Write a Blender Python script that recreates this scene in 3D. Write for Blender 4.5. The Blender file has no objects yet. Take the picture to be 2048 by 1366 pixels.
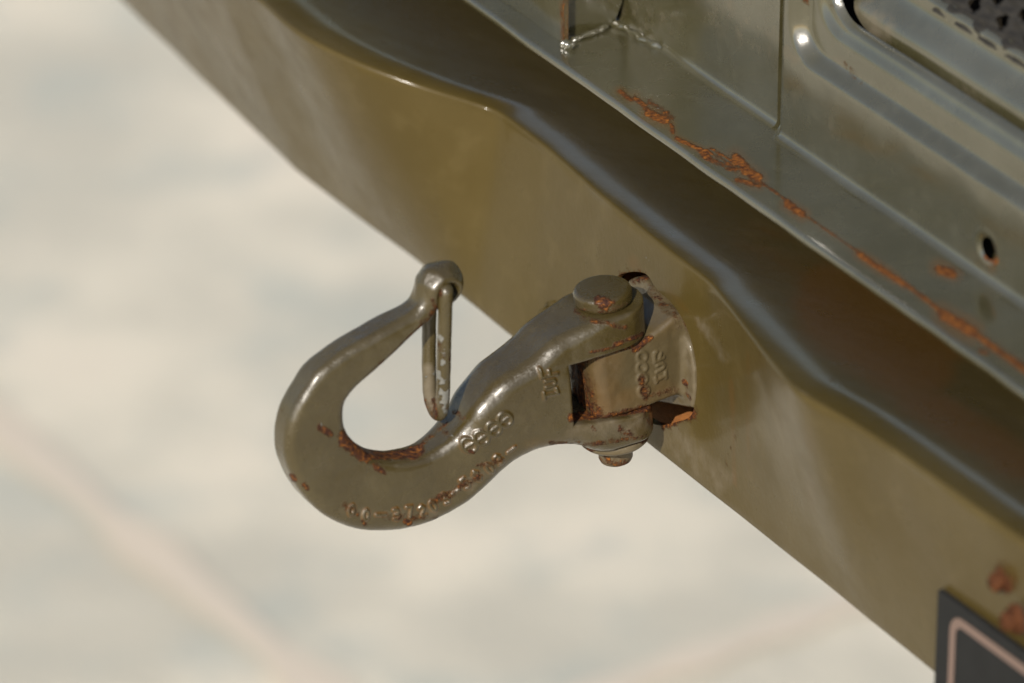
import bpy, bmesh, math, random
import numpy as np
from mathutils import Vector, Matrix
random.seed(4); rng = np.random.default_rng(4)
R_ = math.radians
S = bpy.context.scene
COL = S.collection

# ------------------------------------------------------------------ camera
PITCH = R_(27.0); FPX = 11070.0; DIST = 2.70; PIN_H = 1.10
CF = np.array([0, math.cos(PITCH), -math.sin(PITCH)]); CU = np.array([0, math.sin(PITCH), math.cos(PITCH)]); CR = np.array([1.0, 0, 0])
def ray(px, py): return CF + CR * ((px - 1024) / FPX) + CU * ((683 - py) / FPX)
O = np.array([0, 0, PIN_H])                       # middle of the hinge pin
CAM = O - DIST * ray(1218, 746.5)
cd = bpy.data.cameras.new('camera'); cam = bpy.data.objects.new('camera', cd); COL.objects.link(cam)
cam.location = CAM; cam.rotation_euler = (math.pi / 2 - PITCH, 0, 0)
cd.sensor_width = 36; cd.lens = FPX / 2048 * 36; cd.clip_start = 0.05; cd.clip_end = 200
cd.dof.use_dof = True; cd.dof.focus_distance = DIST + 0.005; cd.dof.aperture_fstop = 5.2; cd.dof.aperture_blades = 9
S.camera = cam
# ------------------------------------------------------------------ light
SUN_A, SUN_E = R_(20), R_(33)
ldir = np.array([-math.sin(SUN_A) * math.cos(SUN_E), -math.cos(SUN_A) * math.cos(SUN_E), math.sin(SUN_E)])
W = bpy.data.worlds.new('World'); S.world = W; W.use_nodes = True
nt = W.node_tree; nt.nodes.clear()
sky = nt.nodes.new('ShaderNodeTexSky'); sky.sky_type = 'NISHITA'; sky.sun_disc = False
sky.sun_elevation = SUN_E; sky.sun_rotation = math.atan2(ldir[0], ldir[1]); sky.air_density = 1.0; sky.dust_density = 1.0
bg = nt.nodes.new('ShaderNodeBackground'); bg.inputs[1].default_value = 0.15
wo = nt.nodes.new('ShaderNodeOutputWorld'); nt.links.new(sky.outputs[0], bg.inputs[0]); nt.links.new(bg.outputs[0], wo.inputs[0])
sl = bpy.data.lights.new('sun', 'SUN'); sl.energy = 4.9; sl.angle = R_(0.53); sl.color = (1, 0.93, 0.82)
so = bpy.data.objects.new('sun', sl); COL.objects.link(so)
so.rotation_euler = Vector(ldir).to_track_quat('Z', 'Y').to_euler(); so.location = (0, -3, 4)
S.view_settings.view_transform = 'Standard'; S.view_settings.look = 'None'; S.view_settings.exposure = 0.0; S.view_settings.gamma = 1
S.render.engine = 'CYCLES'
try:
    S.cycles.use_denoising = True; S.cycles.denoiser = 'OPENIMAGEDENOISE'
except Exception: pass

# ------------------------------------------------------------------ frames
UA = R_(29.7)
U = np.array([-math.sin(UA), math.cos(UA), 0]); N = np.array([-math.cos(UA), -math.sin(UA), 0]); Z = np.array([0, 0, 1.0])
def hit(px, py, nrm, c):                          # point of a sight line on the plane nrm.(P-O)=c
    d = ray(px, py); return CAM + d * ((c + nrm @ O - nrm @ CAM) / (nrm @ d))
def loc(P): P = np.asarray(P) - O; return P @ N, P @ U, P @ Z
def on_s(px, py, s): a = loc(hit(px, py, N, s)); return a[1], a[2]      # (v,z)
def on_e(px, py, e): a = loc(hit(px, py, -U, e)); return a[0], a[2]     # (s,z)
def on_z(px, py, z): a = loc(hit(px, py, Z, z)); return a[0], a[1]      # (s,v)
def W3(s, v, z): return O + np.multiply.outer(s, N) + np.multiply.outer(v, U) + np.multiply.outer(z, Z)
def proj(P):
    d = np.asarray(P) - CAM; w = d @ CF
    return np.stack([1024 + FPX * (d @ CR) / w, 683 - FPX * (d @ CU) / w], -1)
a0 = np.array(on_e(1204, 575, 0)); a1 = np.array(on_e(1232, 918, 0))
PA = (a0 - a1) / np.linalg.norm(a0 - a1); QA = np.array([PA[1], -PA[0]])        # (s,z) axes along / across the pin
if QA[0] < 0: QA = -QA
def qp(px, py, e): a = np.array(on_e(px, py, e)); return np.array([a @ QA, a @ PA]) * 1000   # mm
def Wq(q, p, e):                                   # mm in the pin frame -> world
    q = np.asarray(q) * .001; p = np.asarray(p) * .001; e = np.asarray(e) * .001
    return W3(q * QA[0] + p * PA[0], -e, q * QA[1] + p * PA[1])
def axis_p(py):                                    # level on the pin axis seen at image row py
    t = (py - 575) / (918 - 575); return qp(1204 + 28 * t, py, 0)[1]

# ------------------------------------------------------------------ object helpers
def empty(name, P, label, cat, group=None):
    o = bpy.data.objects.new(name, None); o.empty_display_size = .02; COL.objects.link(o); o.location = P
    o['label'] = label; o['category'] = cat
    if group: o['group'] = group
    return o
def mesh_obj(name, V, F, mat, parent=None, smooth=True, sharp=None):
    V = np.asarray(V, dtype=float)
    if parent is not None: V = V - np.array(parent_origin(parent))
    me = bpy.data.meshes.new(name); me.from_pydata(V.tolist() if len(V) < 20000 else V, [], F.tolist() if hasattr(F, 'tolist') else F); me.validate(); me.update()
    if mat: me.materials.append(mat)
    if smooth: me.polygons.foreach_set('use_smooth', np.ones(len(me.polygons), dtype=bool))
    if sharp: me.set_sharp_from_angle(angle=R_(sharp))
    o = bpy.data.objects.new(name, me); COL.objects.link(o)
    if parent is not None: o.parent = parent
    return o
def parent_origin(p):
    L = np.array(p.location)
    return L + parent_origin(p.parent) if p.parent else L
def fattr(o, name, vals):
    a = o.data.attributes.new(name, 'FLOAT', 'POINT'); a.data.foreach_set('value', np.asarray(vals, dtype=np.float32))
def wverts(o):
    n = len(o.data.vertices); c = np.empty(n * 3); o.data.vertices.foreach_get('co', c)
    c = c.reshape(-1, 3) + np.array(o.location)
    return c + parent_origin(o.parent) if o.parent else c
def spots(P2, lst):                                # soft marks: (x0,y0,x1,y1,radius,strength)
    out = np.zeros(len(P2))
    for x0, y0, x1, y1, r, k in lst:
        d = np.array([x1 - x0, y1 - y0], float); L = max(d @ d, 1e-9)
        t = np.clip(((P2 - [x0, y0]) @ d) / L, 0, 1)
        g = np.hypot(*(P2 - [x0, y0] - t[:, None] * d).T) / r
        out = np.maximum(out, k * np.clip(1 - g * g * .5, 0, 1))
    return out
def grid_faces(nu, nv, cu=False, cv=False, flip=False):
    iu = np.arange(nu if cu else nu - 1); iv = np.arange(nv if cv else nv - 1)
    A, B = np.meshgrid(iu, iv, indexing='ij'); A2 = (A + 1) % nu; B2 = (B + 1) % nv
    f = np.stack([A * nv + B, A2 * nv + B, A2 * nv + B2, A * nv + B2], -1).reshape(-1, 4)
    return f[:, ::-1] if flip else f
def tube(P, r, n=20, closed=False):
    P = np.asarray(P, float); m = len(P); r = np.broadcast_to(r, m)
    T = np.roll(P, -1, 0) - np.roll(P, 1, 0) if closed else np.gradient(P, axis=0)
    T /= np.linalg.norm(T, axis=1)[:, None]
    b = np.cross(T[0], [.3, .2, .93]); b /= np.linalg.norm(b); V = []
    th = np.arange(n) / n * 2 * math.pi
    for i in range(m):
        b = b - T[i] * (b @ T[i]); b /= np.linalg.norm(b); c = np.cross(T[i], b)
        V.append(P[i] + r[i] * (np.cos(th)[:, None] * b + np.sin(th)[:, None] * c))
    F = grid_faces(m, n, closed, True).tolist(); V = np.concatenate(V)
    if not closed: F += [list(range(n))[::-1], list(range((m - 1) * n, m * n))]
    return V, F
def smooth_path(P, n=120, closed=False):           # Catmull-Rom resample
    P = np.asarray(P, float); m = len(P); out = []
    segs = m if closed else m - 1; k = max(2, n // segs)
    for i in range(segs):
        g = lambda j: P[(i + j) % m] if closed else P[min(max(i + j, 0), m - 1)]
        t = np.arange(k)[:, None] / k
        out.append(.5 * (2 * g(0) + (g(1) - g(-1)) * t + (2 * g(-1) - 5 * g(0) + 4 * g(1) - g(2)) * t**2 + (3 * g(0) - g(-1) - 3 * g(1) + g(2)) * t**3))
    if not closed: out.append(P[-1:])
    return np.concatenate(out)
def lathe(prof, n=64):                             # [(radius, p mm)] about the pin axis, mm
    th = np.arange(n) / n * 2 * math.pi
    V = np.concatenate([Wq(r * np.cos(th), np.full(n, p), r * np.sin(th)) for r, p in prof])
    F = grid_faces(len(prof), n, False, True).tolist()
    return V, F + [list(range(n)), list(range((len(prof) - 1) * n, len(prof) * n))[::-1]]
# smooth lattice noise on arrays of coordinates (mm)
_tab = rng.random((32, 32, 32)).astype(np.float32)
def vnoise(x, y, z, sc):
    x, y, z = np.broadcast_arrays(x / sc, y / sc, z / sc)
    x0 = np.floor(x).astype(int); y0 = np.floor(y).astype(int); z0 = np.floor(z).astype(int)
    fx, fy, fz = x - x0, y - y0, z - z0
    fx, fy, fz = (f * f * (3 - 2 * f) for f in (fx, fy, fz)); r = 0
    for i in (0, 1):
        for j in (0, 1):
            for k in (0, 1):
                r = r + _tab[(x0 + i) % 32, (y0 + j) % 32, (z0 + k) % 32] * (fx if i else 1 - fx) * (fy if j else 1 - fy) * (fz if k else 1 - fz)
    return r * 2 - 1

# ------------------------------------------------------------------ signed-distance modelling of the forgings
def surface_nets(d, org, h):
    s = d < 0
    c = np.zeros(tuple(n - 1 for n in d.shape), np.uint8)
    sl_ = lambda o, n: slice(o, n - 1 + o)
    corner = [(i, j, k) for i in (0, 1) for j in (0, 1) for k in (0, 1)]
    for i, j, k in corner: c += s[sl_(i, d.shape[0]), sl_(j, d.shape[1]), sl_(k, d.shape[2])]
    act = (c > 0) & (c < 8); ijk = np.argwhere(act)
    idx = np.full(c.shape, -1, np.int64); idx[act] = np.arange(len(ijk))
    val = {o: d[ijk[:, 0] + o[0], ijk[:, 1] + o[1], ijk[:, 2] + o[2]] for o in corner}
    acc = np.zeros((len(ijk), 3)); cnt = np.zeros(len(ijk))
    for a in corner:
        for ax in range(3):
            if a[ax]: continue
            b = list(a); b[ax] = 1; b = tuple(b); va, vb = val[a], val[b]
            m = (va < 0) != (vb < 0); t = np.where(m, va / np.where(m, va - vb, 1), 0)
            p = np.array(a, float)[None] + t[:, None] * (np.array(b) - np.array(a))[None]
            acc += p * m[:, None]; cnt += m
    V = org + (ijk + acc / cnt[:, None]) * h; Q = []
    for ax in range(3):
        lo = [slice(1, -1)] * 3; hi = [slice(1, -1)] * 3
        lo[ax] = slice(0, -1); hi[ax] = slice(1, None)
        m = s[tuple(lo)] != s[tuple(hi)]; E = np.argwhere(m); off = np.ones(3, int); off[ax] = 0; E = E + off
        b1, b2 = [(1, 2), (2, 0), (0, 1)][ax]; o1 = np.zeros(3, int); o1[b1] = 1; o2 = np.zeros(3, int); o2[b2] = 1
        g = lambda e: idx[e[:, 0], e[:, 1], e[:, 2]]
        q = np.stack([g(E - o1 - o2), g(E - o2), g(E), g(E - o1)], -1)
        ins = s[E[:, 0], E[:, 1], E[:, 2]]; q[ins] = q[ins][:, ::-1]; Q.append(q)
    return V, np.concatenate(Q)
def poly_sdf(X, Y, P):
    P = np.asarray(P, float); d = np.full(X.shape, 1e9); ins = np.zeros(X.shape, bool)
    for i in range(len(P)):
        a, b = P[i], P[(i + 1) % len(P)]; e = b - a; L = max(e @ e, 1e-12)
        t = np.clip(((X - a[0]) * e[0] + (Y - a[1]) * e[1]) / L, 0, 1)
        d = np.minimum(d, (X - a[0] - t * e[0])**2 + (Y - a[1] - t * e[1])**2)
        c = (a[1] > Y) != (b[1] > Y)
        with np.errstate(all='ignore'): ins ^= c & (X < (b[0] - a[0]) * (Y - a[1]) / (b[1] - a[1]) + a[0])
    d = np.sqrt(d); return np.where(ins, -d, d)
def strokes_sdf(X, Y, L):
    d = np.full(X.shape, 1e9)
    for P in L:
        P = np.asarray(P, float)
        for a, b in zip(P[:-1], P[1:]):
            e = b - a; t = np.clip(((X - a[0]) * e[0] + (Y - a[1]) * e[1]) / max(e @ e, 1e-12), 0, 1)
            d = np.minimum(d, np.hypot(X - a[0] - t * e[0], Y - a[1] - t * e[1]))
    return d
def smin(a, b, k): h = np.clip(.5 + .5 * (b - a) / k, 0, 1); return b + (a - b) * h - k * h * (1 - h)
def smax(a, b, k): return -smin(-a, -b, k)
def sstep(a, b, x): t = np.clip((x - a) / (b - a), 0, 1); return t * t * (3 - 2 * t)
def rext(w, t, R): return np.hypot(np.maximum(w + R, 0), np.maximum(t + R, 0)) - R + np.minimum(np.maximum(w + R, t + R), 0)

# ------------------------------------------------------------------ materials
class NB:                                           # tiny node builder
    def __init__(s, name):
        s.m = bpy.data.materials.new(name); s.m.use_nodes = True; s.t = s.m.node_tree; s.t.nodes.clear()
        s.out = s.n('ShaderNodeOutputMaterial'); s.b = s.n('ShaderNodeBsdfPrincipled'); s.l(s.b.outputs[0], s.out.inputs[0])
        s.co = s.n('ShaderNodeTexCoord').outputs['Object']
    def n(s, t): return s.t.nodes.new(t)
    def l(s, a, b): s.t.links.new(a, b)
    def put(s, sock, v):
        if isinstance(v, bpy.types.NodeSocket): s.l(v, sock)
        else: sock.default_value = v
    def noise(s, sc, det=4, rough=.55, stretch=None):
        n = s.n('ShaderNodeTexNoise'); n.inputs['Scale'].default_value = sc; n.inputs['Detail'].default_value = det; n.inputs['Roughness'].default_value = rough
        c = s.co
        if stretch:
            mp = s.n('ShaderNodeMapping'); mp.inputs['Scale'].default_value = stretch; s.l(c, mp.inputs[0]); c = mp.outputs[0]
        s.l(c, n.inputs['Vector']); return n.outputs[0]
    def attr(s, name): a = s.n('ShaderNodeAttribute'); a.attribute_name = name; return a.outputs['Fac']
    def ma(s, op, a, b=0.0, c=None):
        m = s.n('ShaderNodeMath'); m.operation = op; s.put(m.inputs[0], a); s.put(m.inputs[1], b)
        if c is not None: s.put(m.inputs[2], c)
        return m.outputs[0]
    def mr(s, v, a, b, c=0., d=1.):
        m = s.n('ShaderNodeMapRange'); m.interpolation_type = 'SMOOTHSTEP'
        for i, x in enumerate((v, a, b, c, d)): s.put(m.inputs[i], x)
        return m.outputs[0]
    def mix(s, f, a, b):
        m = s.n('ShaderNodeMix'); m.data_type = 'RGBA'; s.put(m.inputs[0], f)
        for k, x in ((6, a), (7, b)): s.put(m.inputs[k], x if isinstance(x, bpy.types.NodeSocket) else (*x, 1))
        return m.outputs[2]
    def ramp(s, v, stops):
        r = s.n('ShaderNodeValToRGB'); s.l(v, r.inputs[0]); e = r.color_ramp.elements
        while len(e) < len(stops): e.new(.5)
        for q, (p, c) in zip(e, stops): q.position = p; q.color = (*c, 1)
        return r.outputs[0]
    def bump(s, h, dist, strength=1., nrm=None):
        b = s.n('ShaderNodeBump'); b.inputs['Strength'].default_value = strength; b.inputs['Distance'].default_value = dist
        s.l(h, b.inputs['Height'])
        if nrm is not None: s.l(nrm, b.inputs['Normal'])
        return b.outputs[0]
def painted(name, ca, cb, rough, grain=.00009, mott=16., spec=.35, coat=.3, crough=.16, cior=1.5, pal=((.022, .010, .008), (.060, .025, .015), (.125, .047, .014), (.34, .125, .024))):
    k = NB(name)
    base = k.mix(k.mr(k.noise(mott, 5), .38, .66), ca, cb)
    base = k.mix(k.ma('MULTIPLY', k.mr(k.noise(mott * 6, 6, .65), .5, .72), .35), base, tuple(x * 1.25 + .006 for x in cb))
    stain = k.mr(k.ma('ADD', k.attr('stain'), k.ma('MULTIPLY', k.ma('SUBTRACT', k.noise(30, 5), .5), .7)), .25, .8)
    base = k.mix(k.ma('MULTIPLY', stain, .8), base, (.098, .047, .008))
    dirt = k.mr(k.ma('ADD', k.attr('dirt'), k.ma('MULTIPLY', k.ma('SUBTRACT', k.noise(120, 6, .6), .5), .8)), .3, .8)
    base = k.mix(k.ma('MULTIPLY', dirt, .75), base, (.15, .125, .088))
    n1 = k.noise(260, 6, .65); n2 = k.noise(900, 4, .6)
    wob = k.ma('ADD', k.ma('MULTIPLY', k.ma('SUBTRACT', n1, .5), 1.5), k.ma('MULTIPLY', k.ma('SUBTRACT', n2, .5), .6))
    rv = k.ma('ADD', k.attr('rust'), k.ma('MULTIPLY', wob, k.mr(k.attr('rust'), 0, .25)))
    rust = k.mr(rv, .44, .72)
    halo = k.mr(rv, .22, .6)
    rcol = k.ramp(k.noise(420, 5, .7), list(zip((.34, .47, .57, .70), pal)))
    base = k.mix(k.ma('MULTIPLY', halo, .6), base, (.060, .030, .015))
    base = k.mix(rust, base, rcol)
    chip = k.mr(k.ma('ADD', k.attr('chip'), k.ma('MULTIPLY', k.ma('SUBTRACT', k.noise(230, 3), .5), 1.6)), .55, .62)
    base = k.mix(chip, base, k.mix(k.noise(500, 2), (.10, .103, .092), (.20, .19, .165)))
    k.l(base, k.b.inputs['Base Color'])
    rg = k.mr(k.noise(45, 5), .3, .75, rough - .07, rough + .09)
    rg = k.ma('ADD', rg, k.ma('MULTIPLY', k.ma('MAXIMUM', k.ma('MAXIMUM', halo, chip), dirt), .28))
    k.l(k.ma('MINIMUM', rg, .9), k.b.inputs['Roughness'])
    k.b.inputs['IOR'].default_value = 1.5; k.l(k.ma('MULTIPLY', spec, k.ma('SUBTRACT', 1., k.ma('MULTIPLY', k.ma('MAXIMUM', halo, k.ma('MULTIPLY', dirt, .6)), .85))), k.b.inputs['Specular IOR Level']); k.l(k.ma('MULTIPLY', coat, k.ma('SUBTRACT', 1., k.ma('MULTIPLY', k.ma('MAXIMUM', halo, dirt), .9))), k.b.inputs['Coat Weight']); k.b.inputs['Coat Roughness'].default_value = crough; k.b.inputs['Coat IOR'].default_value = cior
    h = k.bump(k.noise(1500, 3, .6), grain, 1)
    h = k.bump(k.noise(260, 6, .62), .00022 if grain < .0001 else .00042, 1, h)
    hr = k.ma('MULTIPLY', k.ma('MAXIMUM', rust, k.ma('MULTIPLY', halo, .3)), k.noise(700, 4, .7))
    h = k.bump(hr, .0009, 1, h)
    h = k.bump(chip, .0003, -1 if False else 1, h)
    k.l(h, k.b.inputs['Normal'])
    return k.m
M_hook = painted('olive_enamel_forged', (.045, .032, .009), (.060, .045, .016), .28, .00014, 16., .5, .5, .2)
M_panel = painted('olive_enamel_panel', (.067, .047, .013), (.078, .056, .018), .34, .00006, 9., .06, .34, .13)
M_upper = painted('olive_enamel_upper', (.049, .043, .018), (.064, .058, .031), .24, .00005, 14., .45, 1., .15, 1.85, ((.035, .014, .009), (.115, .042, .014), (.22, .078, .016), (.37, .135, .025)))
M_brk = painted('olive_enamel_bracket', (.072, .054, .025), (.096, .073, .037), .46)
def simple(name, c, rough, c2=None, sc=200, bump=0, bsc=800, spec=.5):
    k = NB(name); k.b.inputs['Specular IOR Level'].default_value = spec
    if c2: k.l(k.mix(k.noise(sc, 4), c, c2), k.b.inputs['Base Color'])
    else: k.b.inputs['Base Color'].default_value = (*c, 1)
    k.b.inputs['Roughness'].default_value = rough
    if bump: k.l(k.bump(k.noise(bsc, 4), bump), k.b.inputs['Normal'])
    return k.m
M_black = simple('black_plastic', (.016, .016, .0155), .8, (.024, .024, .023), 60, spec=.1)
M_line = simple('copper_print', (.165, .115, .093), .7, spec=.15)
M_rust = simple('rusty_steel', (.022, .010, .007), .9, (.13, .048, .018), 260, .0006, 500, .1)
M_rplate = simple('orange_rust_scale', (.20, .075, .022), .85, (.50, .19, .04), 240, .0004, 600)
M_grate = simple('black_weathered_rubber', (.010, .010, .010), .8, (.034, .030, .024), 260, .0004, 420, .22)
M_dark = simple('dark_cavity_shade', (.014, .011, .007), .9, spec=.1)  # shade inside openings put in as near-black colour
# concrete
k = NB('pale_concrete')
c = k.mix(k.mr(k.noise(2.6, 4, .55), .38, .62), (.505, .46, .36), (.69, .612, .47))
c = k.mix(k.ma('MULTIPLY', k.mr(k.noise(6, 4, .6), .48, .66), .6), c, (.41, .415, .35))
c = k.mix(k.ma('MULTIPLY', k.mr(k.noise(2.6, 2), .52, .7), .25), c, (.64, .53, .415))
c = k.mix(k.ma('MULTIPLY', k.mr(k.noise(160, 3), .55, .75), .3), c, (.30, .28, .24))
k.l(c, k.b.inputs['Base Color']); k.b.inputs['Roughness'].default_value = .85
k.l(k.bump(k.noise(90, 6), .004), k.b.inputs['Normal'])
M_conc = k.m
M_joint = simple('joint_sand', (.615, .51, .385), .9, (.54, .47, .375), 7)

# ------------------------------------------------------------------ ground
def plane(name, pts, mat, kind='structure'):
    o = mesh_obj(name, pts, [list(range(len(pts)))], mat, smooth=False); o['kind'] = kind; return o
g = plane('ground', [(-40, -20, 0), (40, -20, 0), (40, 60, 0), (-40, 60, 0)], M_conc); g['label'] = 'pale sunlit concrete ground far below the bumper'
# sandy joint between the concrete slabs
def gz(px, py): P = hit(px, py, Z, -PIN_H); return P
ja, jb = gz(-160, 730), gz(1000, 1680); jd = (jb - ja) / np.linalg.norm(jb - ja); jn = np.cross(Z, jd)
jr = []
for i in range(41):
    t = i / 40; c0 = ja + (jb - ja) * (t * 3 - 1); w = .019 + .006 * math.sin(i * 1.7) + .004 * math.sin(i * 3.1)
    jr += [c0 - jn * w + Z * .004, c0 + jn * w + Z * .004]
ja, jb = gz(1180, 1400), gz(1760, 1190); jd = (jb - ja) / np.linalg.norm(jb - ja); jn = np.cross(Z, jd); jr2 = []
for i in range(31):
    t = i / 30; c0 = ja + (jb - ja) * (t * 2 - .05); w = .016 + .004 * math.sin(i * 1.3)
    jr2 += [c0 - jn * w + Z * .004, c0 + jn * w + Z * .004]
j = mesh_obj('joint', np.array(jr2), [[2 * i, 2 * i + 1, 2 * i + 3, 2 * i + 2] for i in range(30)], M_joint, smooth=False); j['kind'] = 'structure'; j['label'] = 'faint sandy joint crossing the concrete under the bumper'
j = mesh_obj('joint', np.array(jr), [[2 * i, 2 * i + 1, 2 * i + 3, 2 * i + 2] for i in range(40)], M_joint, smooth=False); j['kind'] = 'structure'; j['label'] = 'sandy filled joint line in the concrete'

# ------------------------------------------------------------------ bumper: lower pressed beam
SP = -.031                                           # outer face of the beam
bump = empty('front_bumper', O + SP * N - Z * .13, 'weathered olive green steel vehicle bumper carrying the hook', 'bumper')
def trace(pts, f): return np.array([f(x, y) for x, y in pts])
SL, ZL = R_(20), .0600                              # the top ledge: one plane falling inwards; the face meets it along the traced crease
cr = trace([(520, 0), (560, 38), (600, 70), (650, 98), (720, 130), (800, 160), (900, 196), (955, 209), (985, 217), (1030, 250), (1100, 303), (1200, 392), (1338, 505), (1395, 548), (1421, 568), (1461, 620), (1531, 713), (1575, 768), (1600, 790), (1640, 812), (1689, 838), (1777, 895), (1865, 957), (1952, 1018), (2048, 1084), (2300, 1256)], lambda x, y: np.array(loc(hit(x, y, Z - N * math.tan(SL), ZL - SP * math.tan(SL))))[[1, 0, 2]])
bo = trace([(590, 340), (700, 424), (830, 520), (1020, 672), (1390, 962), (1620, 1146), (1860, 1340), (2300, 1700)], lambda x, y: on_s(x, y, SP))
zb = float(np.mean(bo[1:7, 1])); print('bottom z', bo[:, 1])
cr = cr[np.argsort(cr[:, 0])]; bo = bo[np.argsort(bo[:, 0])]
vb = on_s(590, 340, SP)[0]; zbb = bo[-1, 1]
sA, vA = on_z(240, 0, zbb); slopeA = (sA - SP) / (vA - vb); print('facet A slope', slopeA, 'vb', vb)
print('crease v,s,z', cr)
vs = np.concatenate([np.arange(-.62, .40, .003), np.arange(.40, 1.6, .01)])
ker = np.hanning(13)[1:-1]; ker /= ker.sum()
crs = np.convolve(np.pad(np.interp(vs, cr[:, 0], cr[:, 1]), 5, 'edge'), ker, 'valid') - SP; zc = ZL + crs * math.tan(SL); zbo = np.interp(vs, bo[:, 0], bo[:, 1])
plan = np.where(vs > vb, (vs - vb) * slopeA, 0.0)
TH = .004; R1, R2, R3, B1, B2 = .0014, .0032, .125, R_(68), R_(97)
vB0, vB1 = on_s(985, 217, SP)[0], vb
def beam_profile(i):
    z0, z1 = zbo[i], zc[i]; A = []; SLi = SL
    A += [(-TH, z0), (-.0012, z0), (-.0004, z0 + .0004), (0, z0 + .0012)]
    A += [(crs[i] * t, z0 + .0012 + (z1 - .0012 - z0 - .0012) * t) for t in np.linspace(0, 1, 30)[1:]]
    A += [(crs[i] - R1 + R1 * math.cos(t), z1 - .0012 + R1 * math.sin(t)) for t in np.linspace(0, B1, 7)[1:]]
    c0 = A[-1]; A += [(c0[0] + R2 * (math.cos(t) - math.cos(B1)), c0[1] + R2 * (math.sin(t) - math.sin(B1))) for t in np.linspace(B1, B2, 7)[1:]]
    c0 = A[-1]; A += [(c0[0] + R3 * (math.cos(t) - math.cos(B2)), c0[1] + R3 * (math.sin(t) - math.sin(B2))) for t in np.linspace(B2, math.pi / 2 + SLi, 9)[1:]]
    s0, zz0 = A[-1]
    A += [(s0 - L * math.cos(SLi), zz0 - L * math.sin(SLi)) for L in (.004, .009, .015, .022, .03, .04, .05, .06, .075, .09, .11, .14, .165, .195, .232, .275)]
    A = np.array(A); T = np.gradient(A, axis=0); T /= np.linalg.norm(T, axis=1)[:, None]
    B = A + np.stack([-T[:, 1], T[:, 0]], 1) * TH; B[0] = (-TH - .001, z0 + .0005); B[1] = (-TH, z0 + .002); B[2] = (-TH, z0 + .003); B[3] = (-TH, z0 + .004)
    B[:, 0] = np.minimum(B[:, 0], -TH + 0 * B[:, 0]) if False else B[:, 0]
    return np.concatenate([A, B[::-1]])
P = []
for i in range(len(vs)):
    pr = beam_profile(i); P.append(W3(SP + pr[:, 0] + plan[i] + .0004 * vnoise(np.full(len(pr), vs[i] * 1000), pr[:, 1] * 1000 + 300, np.zeros(len(pr)), 38) * (np.arange(len(pr)) < 33), np.full(len(pr), vs[i]), pr[:, 1]))
P = np.array(P); nu, nv = P.shape[:2]
F = grid_faces(nu, nv, False, True).tolist() + [list(range(nv))[::-1], list(range((nu - 1) * nv, nu * nv))]
beam = mesh_obj('lower_beam', P.reshape(-1, 3), F, M_panel, bump)
# inner channel of the beam closing it behind
V = []; zfl = on_s(1318, 860, SP)[1] - .0005
vv = np.arange(-.62, 1.6, .02)
for v in vv: V += [W3(SP - .100, v, zfl - .004), W3(SP - .100, v, -.014)]
sweep_late = []
m = len(vv); F = [[2 * i, 2 * i + 1, 2 * i + 3, 2 * i + 2] for i in range(m - 1)]
V = np.array(V); Vb = V - N * .003; nV = len(V)
F += [[a + nV for a in f][::-1] for f in F] + [[0, 1, nV + 1, nV], [nV - 2, nV - 1, 2 * nV - 1, 2 * nV - 2][::-1]]
inner_ch = mesh_obj('inner_channel', np.concatenate([V, Vb]), F, M_panel, bump, False)
V = []
for v in vv: V += [W3(SP - .219, v, -.06), W3(SP - .219, v, .1030)]
V = np.array(V); Vb = V - N * .003
sky_block = mesh_obj('rear_sky_blocker', np.concatenate([V, Vb]), F, M_panel, bump, False)  # added unseen wall, its height shapes the sky reflected in the ledge
for o_ in (inner_ch, sky_block):
    for a_ in ('rust', 'stain', 'dirt', 'chip'): fattr(o_, a_, np.zeros(len(o_.data.vertices)))
vv = np.arange(-.3, .3, .01); V = np.array([W3(s_, v, zfl + h_) for v in vv for s_, h_ in ((SP - TH - .0005, 0), (SP - .099, .003), (SP - .099, .0), (SP - TH - .0005, -.003))])
mesh_obj('inner_flange', V, grid_faces(len(vv), 4, False, True), M_rplate, bump, False)
# hole for the hook bracket
hole_px = [(1170, 640), (1190, 590), (1225, 556), (1258, 545), (1290, 549), (1308, 572), (1322, 586), (1342, 602), (1360, 626), (1374, 652), (1386, 690), (1393, 728), (1394, 775), (1389, 815), (1382, 832), (1366, 841), (1345, 846), (1330, 850), (1318, 850), (1296, 842), (1230, 800), (1180, 780)]
hv = smooth_path(trace(hole_px, lambda x, y: on_s(x, y, SP)), 110, True); n = len(hv)
V = np.concatenate([W3(np.full(n, SP + .02), hv[:, 0], hv[:, 1]), W3(np.full(n, SP - .03), hv[:, 0], hv[:, 1])])
F = [[i, (i + 1) % n, n + (i + 1) % n, n + i] for i in range(n)] + [list(range(n))[::-1], list(range(n, 2 * n))]
cut = mesh_obj('hole_tool', V, F, None, None, False)
for o_ in (beam, cut):
    bm = bmesh.new(); bm.from_mesh(o_.data); bmesh.ops.recalc_face_normals(bm, faces=bm.faces); bm.to_mesh(o_.data); bm.free()
md = beam.modifiers.new('hole', 'BOOLEAN'); md.operation = 'DIFFERENCE'; md.object = cut; md.solver = 'EXACT'
bpy.context.view_layer.update(); dg = bpy.context.evaluated_depsgraph_get()
me = bpy.data.meshes.new_from_object(beam.evaluated_get(dg)); beam.modifiers.clear(); beam.data = me; me.name = 'lower_beam'
bpy.data.objects.remove(cut)
me.polygons.foreach_set('use_smooth', np.ones(len(me.polygons), dtype=bool)); me.set_sharp_from_angle(angle=R_(50))
wv = wverts(beam); p2 = proj(wv)
fattr(beam, 'rust', spots(p2, [(1240, 547, 1288, 549, 7, .6), (1330, 846, 1385, 826, 12, .9), (2005, 1140, 2020, 1165, 22, .55), (1440, 960, 1475, 860, 5, .34), (1660, 760, 1663, 764, 5, .5)]))
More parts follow.
